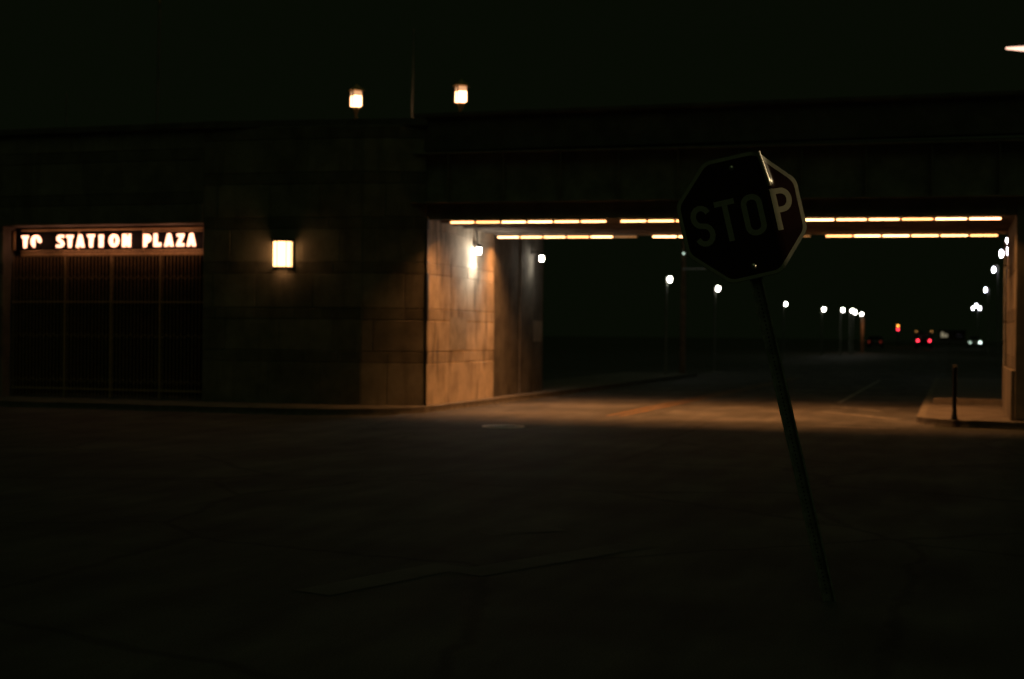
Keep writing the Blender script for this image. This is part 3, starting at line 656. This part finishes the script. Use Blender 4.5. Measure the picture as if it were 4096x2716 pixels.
b = MB(); b.box((-2.4, 261.7, zg + 2.302), (2.4, 268.3, zg + 2.45), 1, .02); b.build('roof', M['roof'], h)
for x, m in ((-1.35, 'window'), (1.2, 'glass')):
    b = MB(); b.box((x - .75, 261.93, zg + .95), (x + .75, 261.998, zg + 2.25), 1, .02); wf = b.build('window_frame', M['roof'], h)
    b = MB(); b.box((x - .55, 261.91, zg + 1.2), (x - .1, 261.928, zg + 2.1)); b.box((x + .02, 261.91, zg + 1.2), (x + .55, 261.928, zg + 1.75)); b.build('pane', M[m], wf)
g_ = thing('guard_rail', 'faint pale guard rail across the far end of the road', 'guard rail', (-8, 228, gz(228)))
b = MB(); b.box((-14, 228, gz(228) + .45), (8, 228.05, gz(228) + .72), 1, .015); b.build('rail', M['galv'], g_)
for k in range(7):
    b = MB(); b.box((-13.5 + k * 3.4, 228.055, gz(228) - .2), (-13.38 + k * 3.4, 228.16, gz(228) + .74)); b.build('post', M['galv'], g_)

# ------------------------------------------------------------------ street things on this side
mc = thing('manhole_cover', 'round iron manhole cover in the road in front of the bridge', 'manhole cover', (-7.48, 23.7, 0))
b = MB(); b.lathe([(.375, .001), (.37, .016), (.315, .0145), (.312, .006)], 40, c=(-7.48, 23.7, 0)); b.build('frame', M['worniron'], mc)
b = MB(); b.lathe([(.31, .004), (.306, .009), (.001, .009)], 40, c=(-7.48, 23.7, 0))
for i in range(-4, 5):
    for k in range(-4, 5):
        if i * i + k * k < 17: b.box((-7.48 + i * .06 - .017, 23.7 + k * .06 - .017, .0085), (-7.48 + i * .06 + .017, 23.7 + k * .06 + .017, .014))
b.build('lid', M['iron'], mc)
bo = thing('bollard', 'dark slim bollard on the right pavement corner in front of the bridge', 'bollard', (.05, 27.35, KH))
b = MB(); b.lathe([(.001, 1.02), (.03, 1.01), (.045, .97), (.045, .9), (.04, .88), (.04, .12), (.05, .1), (.06, 0)], 14, c=(.05, 27.35, KH)); b.build('shaft', M['black'], bo)
b = MB(); b.lathe([(.001, .02), (.1, .02), (.11, 0)], 14, c=(.05, 27.35, KH)); b.build('base_plate', M['black'], bo)

# the leaning stop sign
LEAN = R(13.4)
zx = (ZUP * math.cos(LEAN) - r0 * math.sin(LEAN)); xx = (r0 * math.cos(LEAN) + ZUP * math.sin(LEAN)); yx = f0
ctr = Vector((-1.225, 8.667, 2.332)); LP = ctr.z / zx.z
Ms = Matrix((xx, yx, zx)).transposed().to_4x4(); Ms.translation = ctr - zx * LP
ss = thing('stop_sign', 'leaning bent stop sign on a perforated steel post in the dark foreground', 'stop sign', mtx=Ms)
RO = .381 / math.cos(R(22.5))
def bend(x, z):
    # the right third is folded back, and a short dent runs down the fold from the top edge
    y = 0.0; a_, b_ = .165, .225; sl = math.tan(R(15))
    if x > b_: y = sl * ((b_ - a_) / 2 + (x - b_))
    elif x > a_: y = sl * (x - a_) ** 2 / (2 * (b_ - a_))
    xc = .176 + (.372 - z) * .116; q = (x - xc) / .024
    fade = max(0.0, min(1.0, (z - .13) / .05))
    y -= .022 * math.exp(-q * q) * fade
    return y
def bent(splines, off, thick=0.0):
    me_ = outline_mesh('tmp', splines, 0); bm = bmesh.new(); bm.from_mesh(me_); bpy.data.meshes.remove(me_)
    cuts = [.12 + .004 * i for i in range(36)]
    for xc in cuts: bmesh.ops.bisect_plane(bm, geom=bm.verts[:] + bm.edges[:] + bm.faces[:], plane_co=(xc, 0, 0), plane_no=(1, 0, 0))
    for zc in [.10 + .02 * i for i in range(15)]: bmesh.ops.bisect_plane(bm, geom=bm.verts[:] + bm.edges[:] + bm.faces[:], plane_co=(0, zc, 0), plane_no=(0, 1, 0))
    if thick:
        ex = bmesh.ops.extrude_face_region(bm, geom=bm.faces[:])
        top_ = {v for v in ex['geom'] if isinstance(v, bmesh.types.BMVert)}
    else: top_ = set()
    for v in bm.verts:
        x, z = v.co.x, v.co.y; v.co = Vector((x, bend(x, z) - off + (thick if v in top_ else 0), z + LP))
    mb = MB(); mb.bm(bm, 1, True); return mb
def octa(r_): return [(r_ * math.cos(R(22.5 + 45 * k)), r_ * math.sin(R(22.5 + 45 * k))) for k in range(8)]
def rocta(r_, c=.035):
    o = octa(r_); out = []
    for i in range(8):
        p, q, n__ = Vector(o[i - 1]), Vector(o[i]), Vector(o[(i + 1) % 8]); a1 = q + (p - q).normalized() * c; a2 = q + (n__ - q).normalized() * c
        for k in range(5):
            tt = k / 4; out.append(tuple((a1 * (1 - tt) ** 2 + q * 2 * tt * (1 - tt) + a2 * tt ** 2)))
    return out
plate = bent([rocta(RO)], 0, .003); plate.sm = [False] * len(plate.sm); plate.build('plate', M['galv'], ss, True)
bent([rocta(RO - .004), rocta(RO - .026)[::-1]], .0012).build('border', M['signwhite'], ss, True)
bent([rocta(RO - .026)], .0008).build('red_face', M['signred'], ss, True)
def rib_outline(pts, w):
    L_, R_ = [], []
    for i, p in enumerate(pts):
        p = Vector(p); a1 = Vector(pts[max(i - 1, 0)]); a2 = Vector(pts[min(i + 1, len(pts) - 1)]); d = (a2 - a1).normalized(); nn = Vector((-d.y, d.x))
        L_.append(tuple(p + nn * w / 2)); R_.append(tuple(p - nn * w / 2))
    return L_ + R_[::-1]
HH, SW = .127, .034
lt = []
c_ = -.246; rr = .048
sp_ = [(c_ + rr * math.cos(R(a)), .055 + .055 * math.sin(R(a))) for a in range(20, 271, 25)] + [(c_ + rr * math.cos(R(a)), -.055 + .055 * math.sin(R(a))) for a in range(65, -161, -25)]
lt.append(rib_outline(sp_, SW))
c_ = -.092; lt.append([(c_ - .062, HH), (c_ + .062, HH), (c_ + .062, HH - SW), (c_ - .062, HH - SW)]); lt.append([(c_ + SW / 2, HH - SW - .0003), (c_ + SW / 2, -HH), (c_ - SW / 2, -HH), (c_ - SW / 2, HH - SW - .0003)])
def rrect(cx, w, h, r_, n=6):
    out = []
    for sx, sy, a0 in ((1, 1, 0), (-1, 1, 90), (-1, -1, 180), (1, -1, 270)):
        out += [(cx + sx * (w - r_) + r_ * math.cos(R(a0 + 90 * k / n)), sy * (h - r_) + r_ * math.sin(R(a0 + 90 * k / n))) for k in range(n + 1)]
    return out
lt.append(rrect(.07, .065, HH, .06)); lt.append(rrect(.07, .065 - SW, HH - SW, .028)[::-1])
px0 = .196
lt.append([(px0, -HH), (px0, HH)] + [(px0 + .062 + .066 * math.cos(R(a)), HH - .074 + .074 * math.sin(R(a))) for a in range(90, -91, -15)] + [(px0 + SW, HH - .148), (px0 + SW, -HH)])
lt.append([(px0 + SW, HH - SW), (px0 + SW, HH - .148 + SW)] + [(px0 + .06 + .034 * math.cos(R(a)), HH - .074 + (.074 - SW) * math.sin(R(a))) for a in range(-90, 91, 30)])
for q in (lt[:1], lt[1:3], lt[3:5], lt[5:7]): bent(q, .0018).build('letter', M['signwhite'], ss, True)
glint_line = [(.176 + (.372 - z) * .116, z) for z in (.368, .33, .27, .2, .15)]  # bright metal strip laid on the dent to stand in for a lamp highlight
bent([rib_outline(glint_line, .026)], .0017).build('glint_strip', M['chrome'], ss, True)['label'] = 'bright strip along the dent standing in for its highlight'
for z in (.305, -.305):
    b = MB(); b.tube([(0, -.018, LP + z), (0, -.016, LP + z), (0, -.009, LP + z), (0, -.004, LP + z), (0, .012, LP + z)], [.003, .009, .015, .018, .018], 12); b.build('bolt', M['chrome'], ss, True)
# U-channel post with two rows of holes modelled as dimples along its face
b = MB(); prof = [(-.04, .0), (-.03, .0), (-.022, .03), (.022, .03), (.03, .0), (.04, .0), (.04, .004), (.033, .004), (.025, .036), (-.025, .036), (-.033, .004), (-.04, .004)]
b.prism([(x, y + .006) for x, y in prof], -.3, LP + .36); b.build('post', M['oldgalv'], ss, True)
b = MB(); z = .05
while z < LP - .42: b.tube([(0, .0345, z), (0, .0358, z)], .005, 8); z += .0254
b.build('post_hole', M['black'], ss, True)
# unseen lamp added to the right of the sign to light its folded edge
lampP = ctr + xx * 7.2 + ZUP * .2 + yx * 0.22
t = thing('added_sign_lamp', 'added unseen lamp lighting the stop sign from the right', 'street lamp', (lampP.x + .9, lampP.y, 0))
b = MB(); b.tube([(lampP.x + .9, lampP.y, 0), (lampP.x + .9, lampP.y, lampP.z + .1), (lampP.x + .3, lampP.y, lampP.z + .16)], [.08, .05, .04], 10); b.build('pole', M['galv'], t)
dv = (ctr + xx * .25 - lampP).normalized()
b = MB(); b.tube([lampP - dv * .28, lampP - dv * .2, lampP + dv * .22], [.05, .12, .14], 16); bb = b
b.f = b.f[:-1]; b.t = b.t[:-1]; b.sm = b.sm[:-1]; b.build('shade', M['black'], t)
lb = lampP + dv * .24 - Vector((lampP.x + .9, lampP.y, 0))
lamp_light('SPOT', 'lamp_beam', t, tuple(lb), 420, (1, .76, .42), tuple(dv), spot_size=R(9), spot_blend=.6, shadow_soft_size=.06)
dn = (ctr + xx * .31 + zx * .02 - lampP).normalized()
lamp_light('SPOT', 'lamp_core', t, tuple(lb), 200, (1, .72, .3), tuple(dn), spot_size=R(3.0), spot_blend=.5, shadow_soft_size=.03)  # second narrow beam added for the last letter and right edge
